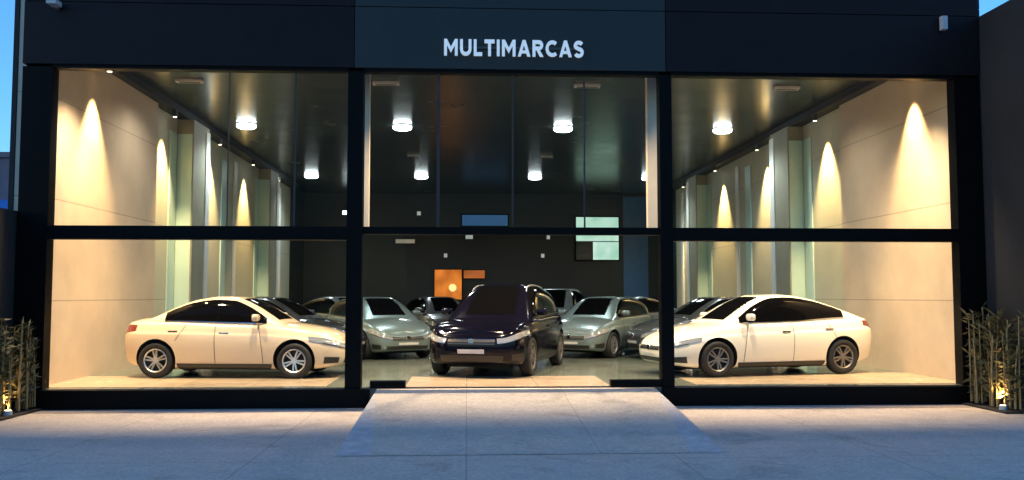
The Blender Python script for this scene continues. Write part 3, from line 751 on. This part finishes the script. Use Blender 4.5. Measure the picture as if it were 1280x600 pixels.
# ------------------------------------------------------------------ side boundary walls, plants, neighbour
o = box('boundary_wall', M['sidewall'], 8.92, 9.2, -2.6, .21, 0.002, 6.70); tag(o, 'tall dark grey rendered wall rising behind the lit bamboo beside the cream car', 'wall')
o = box('boundary_wall', M['pier'], -7.65, -7.35, -2.6, .21, 0.002, 3.22); tag(o, 'lower black wall under the mauve building beside the tan car', 'wall')
def bamboo(loc, sx, sy, n, lab, hmax):
    r = empty('bamboo_clump', loc); tag(r, lab, 'plant')
    st = MB(); lf = MB()
    for k in range(n):
        x = random.uniform(-sx, sx); y = random.uniform(-sy, sy); h = random.uniform(.55, 1) * hmax
        dx, dy = random.uniform(-.05, .05), random.uniform(-.06, .06)
        pts = [(x + dx * t * t, y + dy * t * t, .03 + h * t) for t in np.linspace(0, 1, 7)]
        rr = random.uniform(.012, .03); st.tube(pts, rr, rr * .4, 7)
        for q in range(int(75 * h / hmax)):
            t = random.uniform(.12, 1); px_, py_, pz_ = (np.array(pts[0]) * (1 - t) + np.array(pts[-1]) * t)
            a = random.uniform(0, 6.28); L_ = random.uniform(.08, .24); dn = random.uniform(-.6, .9)
            d = Vector((math.cos(a) * .7, math.sin(a), dn)).normalized(); w = d.cross(Vector((random.random(), random.random(), .5))).normalized() * L_ * .11
            p = Vector((px_, py_, pz_)); e = p + d * L_; m_ = p + d * L_ * .45
            if abs(e.x) > sx + .06: continue
            lf.add([p, m_ + w, e, m_ - w], [(0, 1, 2, 3)])
    st.build('stems', M['stem'], r, smooth=60); lf.build('leaves', M['leaf'], r)
    return r
bamboo((8.66, -.66, .03), .20, .60, 30, 'bamboo clump glowing gold against the tall dark grey wall', 1.6)
bamboo((-7.08, -.66, .03), .20, .58, 26, 'bamboo clump glowing gold against the lower black wall', 1.5)
for x, lab in ((8.46, 'small ground uplight under the bamboo by the tall grey wall'), (-6.9, 'small ground uplight under the bamboo by the lower black wall')):
    r = empty('ground_uplight', (x, -1.12 if x > 0 else -.98, .035)); tag(r, lab, 'light', 'ground uplights under the bamboo')
    b = MB(); b.lathe([(0, .004), (.06, .004), (.06, .07), (.045, .075), (0, .07)], n=20); b.build('housing', M['lampgrey'], r, smooth=40)
    b = MB(); b.lathe([(.044, .0755), (0, .079)], n=20); b.build('lens', M['warmlens'], r)
    s = 1 if x > 0 else -1
    spot('uplight_beam', (0, 0, .1), (s * .20, .45, 1.0), 34, (1, .66, .28), 75, .7, .03, r)
for x0, x1 in ((8.36, 8.915), (-7.345, -6.80)):
    o = box('soil', M['soil'], x0, x1, -1.35, -.11, .001, .035, bevel=.012); o['kind'] = 'structure'
# mauve neighbour building far beyond the lower wall
nb = empty('neighbour_building', (-26, 27, 0)); tag(nb, 'mauve flat roofed building with blue awning beyond the lower black wall', 'building')
box('wall', M['mauve'], -10, 9, 0, 12, -.1, 8.2, nb); box('roof_edge', M['mauve'], -10.15, 9.15, -.15, 12.1, 8.201, 8.45, nb)
for i in range(6):
    for z in (3.0, 6.55):
        f = box('window', M['pier'], -9 + i * 3 - .05, -9 + i * 3 + 1.35, -.05, -.002, z - .05, z + 1.15, nb)
        box('pane', M['farglass'], -9 + i * 3, -9 + i * 3 + 1.3, -.06, -.051, z, z + 1.1, f)
b = MB(); b.add([(-9.5, -.01, 6.25), (8.8, -.01, 6.25), (8.8, -1.2, 5.75), (-9.5, -1.2, 5.75), (8.8, -1.2, 5.55), (-9.5, -1.2, 5.55)], [(0, 1, 2, 3), (3, 2, 4, 5)])
b.build('awning', M['awning'], nb)

# ------------------------------------------------------------------ sky, sun, camera
SE, SR = R(4.6), R(-100)
w = bpy.data.worlds.new('World'); sc.world = w; w.use_nodes = True; nt = w.node_tree
sk = nt.nodes.new('ShaderNodeTexSky'); sk.sky_type = 'NISHITA'; sk.sun_disc = False; sk.sun_elevation = SE; sk.sun_rotation = SR
sk.ozone_density = 4.6; sk.air_density = 1.0; sk.dust_density = .3
bg = nt.nodes['Background']; bg.inputs['Strength'].default_value = 0.15
nt.links.new(sk.outputs[0], bg.inputs['Color'])
sl = bpy.data.lights.new('sun', 'SUN'); sl.energy = .05; sl.angle = R(.5); sl.color = (1, .9, .8)
so = bpy.data.objects.new('sun', sl); COL.objects.link(so)
sd = Vector((math.sin(SR) * math.cos(SE), math.cos(SR) * math.cos(SE), math.sin(SE)))
so.rotation_euler = (-sd).to_track_quat('-Z', 'Y').to_euler(); so.location = (0, -10, 20)

cam = bpy.data.cameras.new('camera'); cam.sensor_width = 36; cam.lens = 1113 / 1280 * 36; cam.clip_end = 3000; cam.clip_start = .05
co = bpy.data.objects.new('camera', cam); COL.objects.link(co); co.location = (0, -14.9, 1.83); co.rotation_euler = (R(90 + 3.6), 0, R(-2.9))
sc.camera = co
sc.view_settings.view_transform = 'Standard'; sc.view_settings.look = 'None'; sc.view_settings.exposure = 2.0; sc.view_settings.gamma = 1
sc.render.engine = 'CYCLES'
cy = sc.cycles; cy.use_denoising = True; cy.max_bounces = 8; cy.diffuse_bounces = 4; cy.glossy_bounces = 4; cy.transparent_max_bounces = 16
cy.sample_clamp_indirect = 6; cy.caustics_reflective = False; cy.caustics_refractive = False
